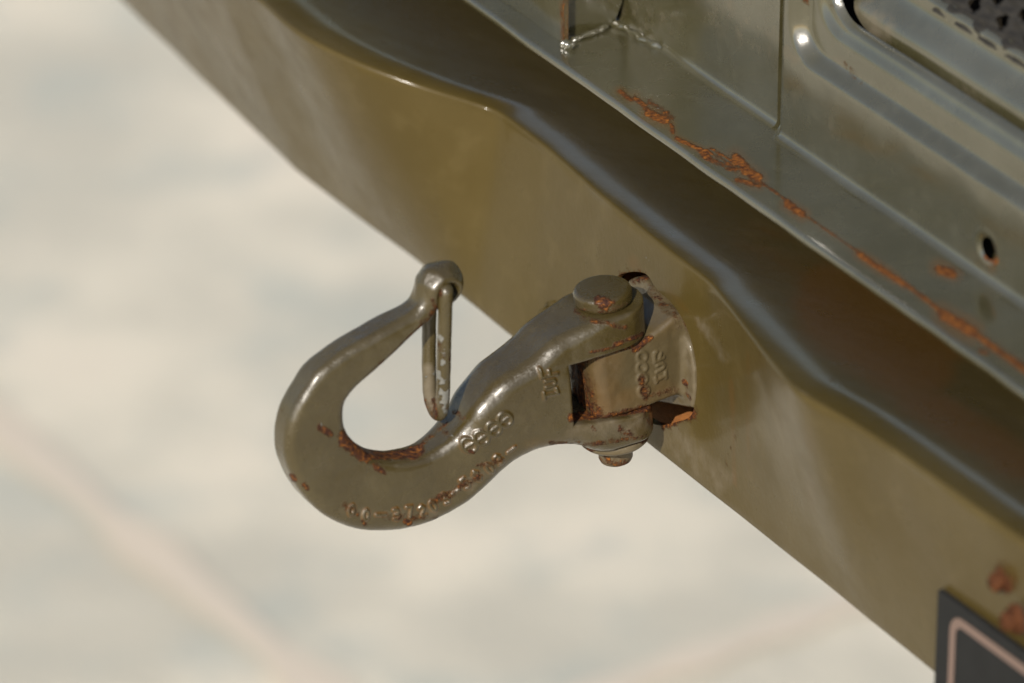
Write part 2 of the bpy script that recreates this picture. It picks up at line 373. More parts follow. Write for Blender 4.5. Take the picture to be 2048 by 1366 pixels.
st = np.zeros(len(wv)); st = spots(p2, [(1690, 610, 1820, 700, 100, 1.1), (1500, 470, 1640, 560, 60, .45), (1100, 260, 1400, 420, 50, .22), (1820, 790, 2048, 930, 45, .75), (1560, 560, 1640, 600, 50, .35), (1496, 700, 1496, 960, 5, .5), (1462, 760, 1470, 970, 7, .55), (1560, 800, 1560, 1050, 10, .3), (1620, 850, 1625, 1010, 22, .3), (1700, 930, 1705, 1080, 26, .28), (1395, 640, 1420, 690, 14, .3), (1300, 540, 1370, 620, 12, .4), (1265, 520, 1275, 535, 18, .5), (1850, 1120, 1800, 1010, 40, .25)])  # rust stains; the broad ledge patches also warm and brighten its shaded tone
fattr(beam, 'stain', st); fattr(beam, 'dirt', spots(p2, [(1330, 870, 1440, 960, 40, .55), (1400, 640, 1450, 720, 16, .5), (600, 130, 600, 600, 18, .0)])); fattr(beam, 'chip', spots(p2, [(1290, 515, 1302, 520, 4, .5), (1480, 740, 1484, 800, 3, .4)]))

# ------------------------------------------------------------------ bumper: upper shelf plate and webs
S1 = SP - .010
edge = trace([(903, 0), (1128, 156), (1381, 330), (1623, 496), (1834, 652), (2048, 800)], lambda x, y: on_s(x, y, S1))
print('shelf z', edge); Z1 = float(edge[:, 1].mean()); HP = .0052; ZT = Z1 + HP
wl = trace([(1240, 42), (1340, 104), (1440, 172), (1525, 240)], lambda x, y: on_z(x, y, ZT)); wr = trace([(1540, 262), (1700, 375), (1850, 475), (2048, 605)], lambda x, y: on_z(x, y, ZT))
print('web left', wl, 'right', wr); SL_, SR = float(wl[:, 0].mean()), float(wr[:, 0].mean())
def sweep(name, prof, v0, v1, mat, step=.0025, wob=0.0, closed=False, caps=True):
    vv = np.arange(v0, v1 + step * .5, step); prof = np.array(prof); m = len(prof)
    Vv, K = np.meshgrid(vv, np.arange(m), indexing='ij'); ss = prof[K, 0]; zz = prof[K, 1]
    if wob:
        ss = ss + wob * vnoise(Vv * 1000, zz * 1000, ss * 1000, 22); zz = zz + wob * vnoise(Vv * 1000 + 500, zz * 1000, ss * 1000, 22)
    F = grid_faces(len(vv), m, False, closed).tolist()
    if caps and closed: F += [list(range(m))[::-1], list(range((len(vv) - 1) * m, len(vv) * m))]
    o = mesh_obj(name, W3(ss, Vv, zz).reshape(-1, 3), F, mat, bump, True)
    bm = bmesh.new(); bm.from_mesh(o.data); bmesh.ops.recalc_face_normals(bm, faces=bm.faces); bm.to_mesh(o.data); bm.free()
    o.data.set_sharp_from_angle(angle=R_(55)); return o
def arc(cx, cz, r, a, b, n=8): return [(cx + r * math.cos(R_(t)), cz + r * math.sin(R_(t))) for t in np.linspace(a, b, n)]
rr = .0024; SB = SR - .06
shelf_prof = [(SB, Z1)] + [(s, Z1) for s in np.linspace(SR, S1 - rr, 10)] + arc(S1 - rr, Z1 + rr, rr, -90, 0) + arc(S1 - rr, ZT - rr, rr, 0, 90) + [(s, ZT) for s in np.linspace(S1 - rr, SL_, 40)[1:]] + [(SB, ZT)]
shelf = sweep('shelf_plate', shelf_prof, -.62, 1.5, M_upper, .0022, .0003, True)
p2 = proj(wverts(shelf))
RS = [(1500, 352, 1580, 402, 3.5, .62), (1600, 424, 1720, 506, 3.5, .6), (1720, 510, 1890, 626, 4, .72), (1890, 630, 2060, 750, 5, .74), (1410, 300, 1500, 350, 3.5, .68), (1240, 183, 1262, 200, 6, .75), (1270, 196, 1300, 222, 8, .7), (1296, 226, 1330, 242, 10, .95), (1300, 205, 1345, 235, 10, .55), (1342, 250, 1346, 264, 5, 1.0), (1352, 276, 1410, 304, 5, 1.0), (1400, 300, 1420, 316, 7, .8), (1405, 312, 1470, 340, 9, .62), (1420, 296, 1520, 352, 4, .75), (1470, 315, 1500, 345, 13, .8), (1490, 340, 1515, 355, 12, 1.0), (1475, 360, 1520, 372, 8, .7), (1515, 360, 1580, 405, 4, .6), (1574, 408, 1605, 428, 9, 1.0), (1718, 508, 1750, 530, 7, 1.0), (1750, 530, 1810, 570, 7, 1.0), (1810, 568, 1890, 628, 6, .8), (1885, 628, 1945, 665, 14, .95), (1945, 665, 2048, 735, 9, .7), (1880, 540, 1905, 548, 12, .9), (1960, 700, 1975, 706, 8, .5), (1130, 90, 1134, 94, 3, .4)]
fattr(shelf, 'rust', spots(p2, [(a, b, c_, d_, r_ * .78, min(1.2, k_ * 1.08)) for a, b, c_, d_, r_, k_ in RS])); fattr(shelf, 'stain', spots(p2, [(a, b, c_, d_, r_ * 2.2, .75 * k_) for a, b, c_, d_, r_, k_ in RS] + [(1230, 190, 1420, 330, 18, .35), (1420, 300, 1600, 420, 22, .35), (1620, 440, 2048, 740, 14, .4)])); fattr(shelf, 'dirt', spots(p2, [(1220, 80, 1330, 200, 40, .28), (1380, 190, 1500, 300, 60, .2)])); fattr(shelf, 'chip', spots(p2, [(1300, 210, 1325, 225, 6, .45), (1470, 318, 1500, 345, 7, .3)]))
# left web with its soft sealed foot
fr = .0045
vg0 = on_z(1226, 45, ZT)[1]; SL2, vg1 = on_z(1128, 88, ZT); print('SL2', SL2, vg0, vg1, S1); vs0 = on_z(1538, 256, ZT)[1]
foot = lambda s: [(s + fr, ZT + .0001)] + arc(s + fr, ZT + fr, fr, 270, 180, 8) + [(s, ZT + h) for h in (.008, .014, .022, .035, .05, .07, .1, .16)] + [(s - .006, ZT + .16), (s - .006, ZT + .0001)]
web = sweep('web_plate', foot(SL_), vs0 - .001, 1.3, M_upper, .0022, .00022, True)
thin = [(SL2, ZT + .0001), (SL2, ZT + .002)] + [(SL2, ZT + h) for h in (.006, .012, .02, .03, .05, .08, .16)] + [(SL2 - .0026, ZT + .16)] + [(SL2 - .0026, ZT + h) for h in (.08, .03, .01, .0001)]
web2 = sweep('web_plate', thin, vg1, 1.3, M_upper, .0022, .0004, True)
back = sweep('end_flap', [(SL2 - .003, ZT + .0006), (SL_ + .006, ZT + .0008), (SL_ + .002, ZT + .012), (SL_ + .0015, ZT + .16), (SL2 - .003, ZT + .16)], vg1 + .007, vg1 + .0112, M_upper, .0014, .0025, True)
for o_, rl in ((web, [(1228, 0, 1230, 40, 3, .5)]), (web2, [(1127, 0, 1130, 80, 8, .62)]), (back, [(1132, 82, 1175, 62, 9, .8), (1150, 20, 1170, 50, 14, .36), (1195, 15, 1222, 45, 6, .5)])):
    p2 = proj(wverts(o_)); fattr(o_, 'rust', spots(p2, rl)); fattr(o_, 'stain', spots(p2, [(1130, 0, 1135, 85, 14, .7), (1140, 60, 1180, 50, 14, .7)] if o_ is not web else [(0, 0, 1, 1, 1, 0)])); fattr(o_, 'dirt', spots(p2, [(1230, 10, 1330, 40, 60, .38), (1440, 20, 1540, 70, 70, .42), (1360, 20, 1440, 50, 30, .36)] if o_ is web else [(0, 0, 1, 1, 1, 0)])); fattr(o_, 'chip', np.zeros(len(p2)))
# weld lumps by the gap between the webs
def weld(pts, r):
    P = smooth_path(trace(pts, lambda x, y: np.array(hit(x, y, Z, ZT + .001))), 80)
    tt = np.linspace(0, 1, len(P)); V, F = tube(P, r * (.75 + .35 * np.abs(np.sin(tt * 9))) * np.minimum(1, 6 * np.minimum(tt, 1 - tt) + .25), 14)
    V = V + .0009 * np.stack([vnoise(V[:, 0] * 1000 + 31 * i, V[:, 1] * 1000, V[:, 2] * 1000, 4.) for i in range(3)], 1); o = mesh_obj('weld_bead', V, F, M_upper, bump)
    md = o.modifiers.new('soft', 'SMOOTH'); md.factor = .6; md.iterations = 4
    for a in ('rust', 'stain', 'dirt', 'chip'): fattr(o, a, np.zeros(len(V)))
    return o
weld([(1224, 46), (1250, 58), (1290, 80), (1322, 98)], .0022); weld([(1128, 88), (1136, 92), (1148, 97)], .003)
weld([(1140, 82), (1165, 74), (1190, 66), (1222, 50)], .0018)
# right-hand pressed frame round the step recess (depth field over the web plane)
zz0 = ZT
zc1 = on_s(1864, 303, SR)[1]; vc1 = on_s(1578, 60, SR)[0]
sC = SR - .0075; zc2 = on_s(1864, 203, sC)[1]; vc2 = on_s(1632, 10, sC)[0]; sC = SR - .0115; zc3 = on_s(1864, 156, sC)[1]; vc3 = on_s(1663, 5, sC)[0]
print('frame', zc1 - ZT, zc2 - zc1, zc3 - zc2, vc1, vc2, vc3)
vedge = on_s(1545, 200, SR)[0]
def off(v, z, v0, z0, Rr):                           # distance inside a rounded corner opening
    a, b = z - z0, v0 - v; ca, cb = np.maximum(Rr - a, 0), np.maximum(Rr - b, 0)
    return np.where((a < Rr) & (b < Rr), Rr - np.hypot(ca, cb), np.minimum(a, b))
gv = np.arange(-.62, vedge + .0001, .0016); gv = np.append(gv, vedge); gzz = np.concatenate([ZT + fr * (1 - np.cos(np.linspace(0, math.pi / 2, 7)))[:-1], np.arange(ZT + fr, ZT + .15, .0012)])
VV, ZZ = np.meshgrid(gv, gzz, indexing='ij')
def o3f(v, z): return off(v, z, vc3, zc3, .019)
for it in range(2):
    o3 = o3f(VV, ZZ); near = np.abs(o3) < .0009; h = 1e-5
    gx = (o3f(VV + h, ZZ) - o3f(VV - h, ZZ)) / (2 * h); gy = (o3f(VV, ZZ + h) - o3f(VV, ZZ - h)) / (2 * h)
    VV = np.where(near, VV - o3 * gx, VV); ZZ = np.where(near, ZZ - o3 * gy, ZZ)
o1 = off(VV, ZZ, vc1, zc1, .021); o2 = off(VV, ZZ, vc2, zc2, .022); o3 = o3f(VV, ZZ)
dep = np.zeros(VV.shape) - .0075 * sstep(-.0005, .0075, o1) - .0035 * sstep(-.002, .006, o2) - .004 * np.clip((o3 + .003) / .003, 0, 1)**2
hgt = ZZ - ZT; dep += np.where(hgt < fr, fr - np.sqrt(np.maximum(fr**2 - (fr - hgt)**2, 0)), 0)
pv, pz = on_s(1974, 498, SR); el = np.hypot((VV - pv) / .0065, (ZZ - pz) / .0058); dep -= .0012 * (1 - sstep(.9, 1.25, el)) - .0003 * np.exp(-((el - 1.4) / .2)**2)
snap = np.where(el < .92, .92 / np.maximum(el, .05), 1); holed = el < .92; VV = pv + (VV - pv) * snap; ZZ = pz + (ZZ - pz) * snap
dep += .00025 * vnoise(VV * 1000, ZZ * 1000, np.zeros_like(ZZ), 25) - (SR - SL_ - .0001) * sstep(vedge - .0085, vedge - .0005, VV)
keep = (o3 < .0002); P = W3(SR + dep, VV, ZZ).reshape(-1, 3); F = grid_faces(len(gv), len(gzz))
F = F[keep.reshape(-1)[F].all(1) & ~holed.reshape(-1)[F].all(1)]; used = np.unique(F); remap = np.full(len(P), -1); remap[used] = np.arange(len(used))
frame = mesh_obj('pressed_frame', P[used], remap[F], M_upper, bump)
bm = bmesh.new(); bm.from_mesh(frame.data); bmesh.ops.recalc_face_normals(bm, faces=bm.faces); bm.to_mesh(frame.data); bm.free()
tt = np.linspace(0, 2 * math.pi, 25)[:-1]; hv_, hz_ = pv + .0085 * np.cos(tt), pz + .0080 * np.sin(tt)
V = np.concatenate([W3(np.full(24, SR - .0085), hv_, hz_), W3(np.full(24, SR - .012), hv_, hz_)])
mesh_obj('drain_hole_shade', V, [list(range(24)), list(range(24, 48))[::-1]] + [[i, 24 + i, 24 + (i + 1) % 24, (i + 1) % 24] for i in range(24)], M_dark, bump, False)  # dark disc behind the opening, its colour stands for the shade inside
p2 = proj(wverts(frame)); fattr(frame, 'rust', spots(p2, [(1976, 512, 1990, 520, 8, 1.1), (1985, 488, 1990, 515, 5, .8), (1690, 130, 1720, 165, 9, .36), (1612, 0, 1615, 8, 6, .6), (1664, 10, 1670, 18, 4, .4)]))
fattr(frame, 'stain', spots(p2, [(1975, 515, 1985, 540, 14, .5), (1680, 120, 1730, 175, 16, .3)])); fattr(frame, 'dirt', spots(p2, [(1570, 100, 1590, 120, 14, .6), (1700, 290, 1800, 340, 40, .22), (1590, 200, 1660, 260, 40, .35)])); fattr(frame, 'chip', np.zeros(len(p2)))
# recessed step plate behind the frame
SI = SR - .019
zi0 = zc3 - .03; zb1 = on_s(1864, 82, SI)[1]; zt_ = on_s(1864, 24, SI)[1]
vi = on_s(1697, 0, SI)[0]
gv = np.arange(-.62, vi, .002); gz_ = np.arange(zi0, zt_ + .0001, .0012); VV, ZZ = np.meshgrid(gv, gz_, indexing='ij')
# round the far lower corner of the plate
Rc = .021; dz_ = on_s(1864, 146, SI)[1]; a = ZZ - dz_; b = vi - VV
lim = vi - np.where(a < Rc, Rc - np.sqrt(np.maximum(Rc**2 - np.minimum(np.maximum(Rc - a, 0), Rc)**2, 0)), 0); VV = np.minimum(VV, lim)
dep = -.010 * sstep(zb1 - .010, zb1 + .008, ZZ) - .004 * sstep(zt_ - .003, zt_, ZZ) + .0003 * vnoise(VV * 1000, ZZ * 1000, 0 * ZZ, 25)
o_ = mesh_obj('step_plate', W3(SI + dep, VV, ZZ).reshape(-1, 3), grid_faces(len(gv), len(gz_)), M_upper, bump)
bm = bmesh.new(); bm.from_mesh(o_.data); bmesh.ops.recalc_face_normals(bm, faces=bm.faces); bm.to_mesh(o_.data); bm.free()
p2 = proj(wverts(o_)); fattr(o_, 'rust', spots(p2, [(1742, 80, 1750, 82, 5, .6), (1695, 0, 1700, 20, 3, .6)])); fattr(o_, 'dirt', spots(p2, [(1720, 20, 1760, 60, 40, .55), (1900, 160, 1960, 200, 30, .4)]))
for a_ in ('stain', 'chip'): fattr(o_, a_, np.zeros(len(p2)))
# added dark backing of the recess, shade put into its colour
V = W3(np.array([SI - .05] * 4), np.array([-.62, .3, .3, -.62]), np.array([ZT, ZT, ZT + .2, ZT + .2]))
mesh_obj('recess_shade_sheet', np.concatenate([V, V - N * .004]), [[0, 1, 2, 3], [7, 6, 5, 4], [0, 4, 5, 1], [1, 5, 6, 2], [2, 6, 7, 3], [3, 7, 4, 0]], M_dark, bump, False)

# ------------------------------------------------------------------ black tread grating in the step recess
SG = SI - .009
gr = empty('tread_grating', W3(SG, on_s(2000, 60, SG)[0], zt_ - .004), 'black open mesh tread grating with diamond holes above the step plate', 'grating')
vL = on_s(1868, 5, SG)[0]; px_v, px_z = .0225, .0084
gv = np.arange(vL, vL - .26, -.0011); gh = np.arange(0, .075, .0008); VV, HH = np.meshgrid(gv, gh, indexing='ij')
lean = R_(35)                                        # leans back into the recess
du = (vL - VV) / px_v; dh = HH / px_z; row = np.floor(dh); fu = du + .5 * (row % 2); cu = np.abs(fu - np.floor(fu) - .5) * 2; ch = np.abs(dh - row - .5) * 2
inside = ((cu / .52)**1.5 + (ch / .98)**1.5 < 1) & (dh > .9) & (du > .55)
rel = .0014 * np.cos(math.pi * 2 * fu) * np.cos(math.pi * 2 * dh) + .0004 * vnoise(VV * 1000, HH * 1000, 0 * HH, 3) + .0006 * vnoise(VV * 1000, HH * 1000, 0 * HH + 50, 7)
zg0 = on_s(1864, 20, SG)[1]
Sg = SG - HH * math.sin(lean) + rel * math.cos(lean); Zg = zg0 + HH * math.cos(lean) + rel * math.sin(lean)
F = grid_faces(len(gv), len(gh)); print('grate', inside.mean(), HH.shape, proj(W3(Sg, VV, Zg).reshape(-1, 3)).min(0), proj(W3(Sg, VV, Zg).reshape(-1, 3)).max(0)); F = F[~inside.reshape(-1)[F].all(1)]
o_ = mesh_obj('mesh_sheet', W3(Sg, VV, Zg).reshape(-1, 3), F, M_grate, gr); md = o_.modifiers.new('thick', 'SOLIDIFY'); md.thickness = .0008
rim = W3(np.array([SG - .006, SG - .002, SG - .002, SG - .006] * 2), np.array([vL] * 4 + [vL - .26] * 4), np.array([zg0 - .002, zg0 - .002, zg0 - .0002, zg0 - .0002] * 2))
mesh_obj('gap_shade_strip', rim, [[0, 1, 2, 3], [7, 6, 5, 4], [0, 4, 5, 1], [1, 5, 6, 2], [2, 6, 7, 3], [3, 7, 4, 0]], M_dark, gr, False)  # dark strip added for the shaded gap below the grating

# ------------------------------------------------------------------ sign board and rusty bolts low on the beam
def fs(v, z):                                        # outer face of the beam at (v,z)
    return SP + np.interp(v, vs, crs) * (np.asarray(z) - np.interp(v, vs, zbo)) / (np.interp(v, vs, zc) - np.interp(v, vs, zbo))
def on_face(px, py, o_=0.):
    s_ = SP
    for _ in range(12): v_, z_ = on_s(px, py, s_ + o_); s_ = float(fs(v_, z_))
    return v_, z_
SS = .003
c_tl = on_face(1876, 1180, SS); SS = float(fs(*c_tl)) + .003; c_tl = on_s(1876, 1180, SS); top2 = on_s(2040, 1300, SS)
sg = empty('sign_board', W3(SS, c_tl[0], c_tl[1] - .08), 'black sign board with a thin copper border line on the bumper', 'sign')
def slab(name, pv, s0, s1, mat, parent):
    pv = np.array(pv); n = len(pv); fz = np.zeros(n); V = np.concatenate([W3(fz + s1, pv[:, 0], pv[:, 1]), W3(fz + s0, pv[:, 0], pv[:, 1])])
    F = [list(range(n)), list(range(n, 2 * n))[::-1]] + [[i, n + i, n + (i + 1) % n, (i + 1) % n] for i in range(n)]
    o = mesh_obj(name, V, F, mat, parent, False)
    bm = bmesh.new(); bm.from_mesh(o.data); bmesh.ops.recalc_face_normals(bm, faces=bm.faces); bm.to_mesh(o.data); bm.free(); return o
sl_t = (top2[1] - c_tl[1]) / (top2[0] - c_tl[0]); print('sign slope', sl_t)
bv, bz = c_tl; bw, bh = .30, .085
ztop = lambda v: bz + (v - bv) * sl_t
slab('board', [(bv, bz), (bv - bw, ztop(bv - bw)), (bv - bw, ztop(bv - bw) - bh), (bv, bz - bh)], SS - .0026, SS, M_black, sg)
li, lw, lr = .0135 / .8, .0048, .010                  # inset, width, corner radius of the printed line
iv = on_s(1902, 1240, SS)[0] ; iz = on_s(1930, 1242, SS)[1]
def rring(d):
    pts = []; v0, v1 = iv - d, iv - .26 + d; r = max(lr - d, .001)
    zt = lambda v: iz + (v - iv) * sl_t - d
    for cv, cz, a in ((v0 - r, zt(v0) - r, 0), (v1 + r, zt(v1) - r, 90), (v1 + r, zt(v1) - .055 + r + 2 * d, 180), (v0 - r, zt(v0) - .055 + r + 2 * d, 270)):
        pts += [(cv + r * math.cos(R_(a + t)), cz + r * math.sin(R_(a + t))) for t in np.linspace(0, 90, 9)]
    return np.array(pts)
A, B = rring(0), rring(lw); n = len(A)
V = np.concatenate([W3(np.full(n, SS + .0005), A[:, 0], A[:, 1]), W3(np.full(n, SS + .0005), B[:, 0], B[:, 1])])
mesh_obj('border_line', V, [[i, (i + 1) % n, n + (i + 1) % n, n + i] for i in range(n)], M_line, sg, False)
def bolt(px, py, r, s, parent, mat, lab=None):
    v, z = on_face(px, py, s); s = float(fs(v, z)) + s; prof = [(r * 1.5, 0), (r * 1.5, .0018), (r * 1.05, .002), (r, .0028), (r, .006), (r * .85, .0074), (.0001, .0076)]; n = 18
    th = np.arange(n) / n * 2 * math.pi
    V = np.concatenate([W3(np.full(n, s + h), v + q * np.cos(th), z + q * np.sin(th)) for q, h in prof])
    V = V + .0004 * rng.normal(size=V.shape)
    o = mesh_obj('bolt', V, grid_faces(len(prof), n, False, True), mat, parent)
    if lab: o['label'] = lab
    for a in ('rust', 'stain', 'dirt', 'chip'): fattr(o, a, np.zeros(len(V)))
    return o
bolt(2012, 1158, .0042, -.001, bump, M_rust, 'rusty bolt above the sign board'); bolt(2036, 1236, .0046, .0045, bump, M_rust, 'rusty bolt at the top edge of the sign board')
bolt(1110, 630, .0052, -.0005, bump, M_panel, 'olive bolt head behind the hook shank')

# ------------------------------------------------------------------ mounting bracket (forged knuckle and base plate)
def strokes_px(L, e): return [np.array([qp(x, y, e * .001) for x, y in s]) for s in L]
def ring(cx, cy, rx, ry, rot=0, a0=0, a1=360):
    t = np.radians(np.linspace(a0, a1, 22)); c, s_ = math.cos(R_(rot)), math.sin(R_(rot))
    return [(cx + rx * math.cos(a) * c - ry * math.sin(a) * s_, cy + rx * math.cos(a) * s_ + ry * math.sin(a) * c) for a in t]
def forge(name, dist, lo, hi, h, mat, parent, letters=()):
    """letters: [(part name, 2-D distance function(q,p) in mm, half width, height, side test)]"""
    ax = [np.arange(l, u, h) for l, u in zip(lo, hi)]
    Q, Pp = np.meshgrid(ax[0], ax[1], indexing='ij'); E = ax[2]
    d = dist(Q, Pp, E).astype(np.float32)
    fields = []
    for nm, L, hw, ht in letters:
        s2 = strokes_sdf(Q, Pp, L); g2 = (1 - sstep(hw - .35, hw + .75, s2)) * ht
        d -= (g2[:, :, None] * (E > 3)[None, None, :]).astype(np.float32); fields.append((nm, L, hw))
    V, F = surface_nets(d, np.array(lo, float), h)
    qv, pv, ev = V.T; P = Wq(qv, pv, ev)
    o = mesh_obj(name, P, F, mat, parent)
    P = wverts(o); nor = np.empty(len(P) * 3); o.data.vertices.foreach_get('normal', nor); nor = nor.reshape(-1, 3)
    return o, V, F, nor, fields
def split_letters(o, V, F, nor, fields, attrs):
    vl = np.full(len(V), -1)
    for i, (nm, L, hw) in enumerate(fields):
        m = (strokes_sdf(V[:, 0], V[:, 1], L) < hw + .45) & (V[:, 2] > 3) & ((nor @ -U) > 0)
        vl[m] = i
    fl = np.where((vl[F] == vl[F][:, :1]).all(1), vl[F][:, 0], -1)
    print(o.name, 'front normals', (nor[V[:, 2] > 12] @ -U).mean(), [int((vl == i).sum()) for i in range(len(fields))])
    P = wverts(o); nm0, par, mat = o.name, o.parent, o.data.materials[0]; made = []
    for i in range(-1, len(fields)):
        ff = F[fl == i]
        if not len(ff): continue
        used = np.unique(ff); rm = np.full(len(P), -1); rm[used] = np.arange(len(used))
        oo = mesh_obj('tmp', P[used], rm[ff], mat, par if i < 0 else made[0])
        oo.data.normals_split_custom_set_from_vertices(nor[used])
        for a, vals in attrs.items(): fattr(oo, a, vals[used])
        made.append(oo)
    bpy.data.objects.remove(o)
    for i, oo in enumerate(made): oo.name = nm0 if i == 0 else fields[i - 1][0]; oo.data.name = oo.name
    return made
pk1, pk0 = axis_p(669), axis_p(803)
RK, RE = 16.2, 19.6
brk = empty('hook_bracket', O + SP * N - Z * .03, 'rusty olive forged bracket with a knuckle bolted into the bumper opening', 'bracket')
plate_px = [(1268, 556), (1286, 555), (1312, 580), (1338, 604), (1366, 650), (1384, 700), (1391, 740), (1392, 785), (1388, 816), (1365, 812), (1330, 806), (1250, 790), (1195, 740), (1190, 640), (1230, 575)]
pl = trace(plate_px, lambda x, y: on_s(x, y, SP - .003)) * 1000
def d_brk(Q, Pp, E):
    s = Q * QA[0] + Pp * PA[0]; z = Q * QA[1] + Pp * PA[1]        # mm
    e3 = E[None, None, :]
    dx = np.maximum(np.maximum(Q, -60 - Q), 0)[:, :, None] * 1.0
    rq = 7.5; plan = np.minimum(np.minimum(np.hypot(np.maximum(Q[:, :, None], 0), e3) - RK, np.hypot(np.maximum(Q[:, :, None] - (RK + .3 - rq), 0), np.maximum(e3 - (RK - rq), 0)) - rq + 100 * (e3 < 1)), np.maximum(Q[:, :, None] - 13.5, np.maximum(-e3 - RK, e3 + 3)))
    vert = np.maximum(Pp - pk1 - .38 * np.clip(-Q - 13, 0, 16), pk0 - Pp)[:, :, None]
    kn = rext(plan, vert, 3.2); kn = np.maximum(kn, (-70 - Q)[:, :, None])
    w = poly_sdf(-e3[0] + 0 * z[:1, :1], np.zeros((1, 1)) + 0 * e3[0], pl) if False else None
    # base plate: outline in (v,z), v=-e ; tabulated then interpolated
    va = -E; za = np.arange(z.min() - 1, z.max() + 1, .5); A, B = np.meshgrid(va, za, indexing='ij'); tab = poly_sdf(A, B, pl)
    zi = np.clip((z - za[0]) / .5, 0, len(za) - 2); i0 = zi.astype(int); f = zi - i0
    w = np.moveaxis(tab[:, i0] * (1 - f) + tab[:, i0 + 1] * f, 0, -1)
    bp = rext(w, (np.maximum(s - (SP * 1000 - 2.0), (SP * 1000 - 14) - s))[:, :, None], 2.)
    d = smin(kn, bp, 4.5)
    d = d + .35 * vnoise(Q[:, :, None], Pp[:, :, None], e3, 9) + .16 * vnoise(Q[:, :, None], Pp[:, :, None], e3, 3.1)
    return d
eK = RK
luf2 = [[(1307, 707), (1306, 727)], [(1312, 722), (1327, 714)], [(1308, 722), (1329, 716)], [(1308, 708), (1312, 704)], [(1321, 708), (1324, 704)],
        [(1313, 731), (1326, 727), (1329, 733), (1315, 741)], [(1312, 727), (1312, 732)], [(1311, 757), (1330, 749)], [(1310, 752), (1313, 762)], [(1330, 749), (1333, 755)], [(1329, 748), (1328, 744)]]
luf2 = [[(1309, 723), (1327, 715)], [(1309, 723), (1308, 706), (1312, 704)], [(1319, 719), (1321, 707)], [(1314, 730), (1324, 726), (1328, 730), (1326, 735), (1313, 743)], [(1311, 760), (1332, 751)], [(1310, 755), (1313, 764)], [(1332, 755), (1331, 744)]]
rings2 = [ring(1284, 713, 9, 9), ring(1284, 735, 9, 9), ring(1285, 757, 9, 9), ring(1287, 781, 10, 10)]
bo_, V, F, nor, fl = forge('knuckle', d_brk, (-60, pk0 - 45, -38), (20, pk1 + 42, 38), .55, M_brk, brk, [('ring_emblem', strokes_px(rings2, eK), .75, .75), ('lettering', strokes_px(luf2, eK), .7, .75)])
p2 = proj(wverts(bo_)); fr_ = V[:, 2] > -8
rust = spots(p2, [(1156, 730, 1160, 830, 14, .85), (1170, 715, 1200, 705, 13, .72), (1160, 800, 1200, 832, 16, .66), (1200, 836, 1290, 815, 8, .7), (1175, 770, 1180, 800, 20, .5), (1270, 700, 1300, 675, 7, .85), (1200, 706, 1265, 692, 6, .7), (1284, 755, 1290, 795, 9, .6), (1300, 790, 1350, 780, 8, .5), (1367, 762, 1372, 768, 5, .9), (1372, 775, 1380, 800, 5, .5), (1300, 580, 1370, 650, 14, .42), (1270, 560, 1290, 556, 10, .6)])
dirt = spots(p2, [(1345, 590, 1385, 740, 34, .3), (1378, 680, 1385, 800, 20, .5), (1200, 740, 1300, 760, 60, .22), (1300, 570, 1340, 620, 22, .4)])
made = split_letters(bo_, V, F, nor, fl, {'rust': rust, 'stain': spots(p2, [(1190, 720, 1190, 820, 70, .55), (1250, 800, 1330, 780, 40, .5), (1280, 690, 1340, 650, 40, .4)]), 'dirt': dirt, 'chip': np.zeros(len(V))})

# ------------------------------------------------------------------ tow hook
hook = empty('tow_hook', Wq(60, -70, 0), 'olive painted forged tow hook with wire latch, rust in its bowl', 'tow hook')
pt, pb = axis_p(602), axis_p(861); pl1, pl0 = axis_p(667), axis_p(804)
outer = [(826, 584), (806, 605), (762, 627), (718, 652), (674, 676), (641, 700), (608, 728), (586, 759), (566, 794), (553, 830), (548, 865), (552, 906), (568, 944), (593, 982), (628, 1014), (666, 1038), (707, 1054), (754, 1059), (798, 1057), (842, 1047), (886, 1029), (930, 1006), (965, 976), (1000, 944), (1033, 918), (1077, 897), (1123, 889), (1152, 893)]
inner = [(1130, 598), (1095, 618), (1061, 640), (1028, 672), (997, 698), (965, 722), (935, 752), (908, 790), (893, 822), (872, 850), (851, 871), (828, 887), (798, 897), (772, 901), (743, 899), (719, 891), (702, 877), (691, 858), (686, 833), (689, 806), (698, 790), (711, 774), (740, 748), (773, 719), (806, 688), (845, 653), (869, 625)]
ey = qp(877, 565, 0)
def TT(q, p):                                        # half thickness, mm
    t = np.interp(q, [10, 29, 45, 75, 100], [RE, 17.7, 17.2, 15.0, 12.5]); t = t - np.interp(q, [80, 105], [0, 1.]) * np.interp(p, [-48, 5], [0, 3.6])
    return -smin(-t, 0 * t, .01) if False else smin(t, np.interp(np.hypot(q - ey[0], p - ey[1]), [10, 30, 42, 56], [8., 9.5, 12., 24.]), 2.)
def RR(q, p): return np.minimum(TT(q, p) - 1.2, np.interp(q, [30, 70, 95], [8., 9., 0.]) + np.interp(q, [70, 95], [0, 1.]) * np.interp(p, [-48, -15], [9.5, 5.]))
Jac = np.array([[-.869, 0], [.225, -.891]]); eim = np.array([.495, .394]); MMPX = DIST / FPX * 1000
def corrected(pts, sgn):
    pts = np.array(pts, float); T = np.gradient(pts, axis=0); T /= np.linalg.norm(T, axis=1)[:, None]; out = []
    for a, t in zip(pts, T):
        nu_ = np.array([t[1], -t[0]]) * sgn; g = qp(a[0], a[1], 0); Tm, Rm = float(TT(*g)), float(RR(*g))
        p_ = np.linalg.norm(Jac.T @ nu_); q_ = abs(eim @ nu_)
        o_ = (Rm * math.hypot(p_, q_) + (Tm - Rm) * q_ - Rm * p_) / MMPX
        out.append(qp(*(a - nu_ * o_), 0))
    return np.array(out)
oc = corrected(outer, -1); ic = corrected(inner, -1)
print('ear', pt, pb, ic[0], ic[1], oc[-1])
tr = smooth_path(np.concatenate([ic[1:], [ey + (1.5, 6)], oc]), 190)
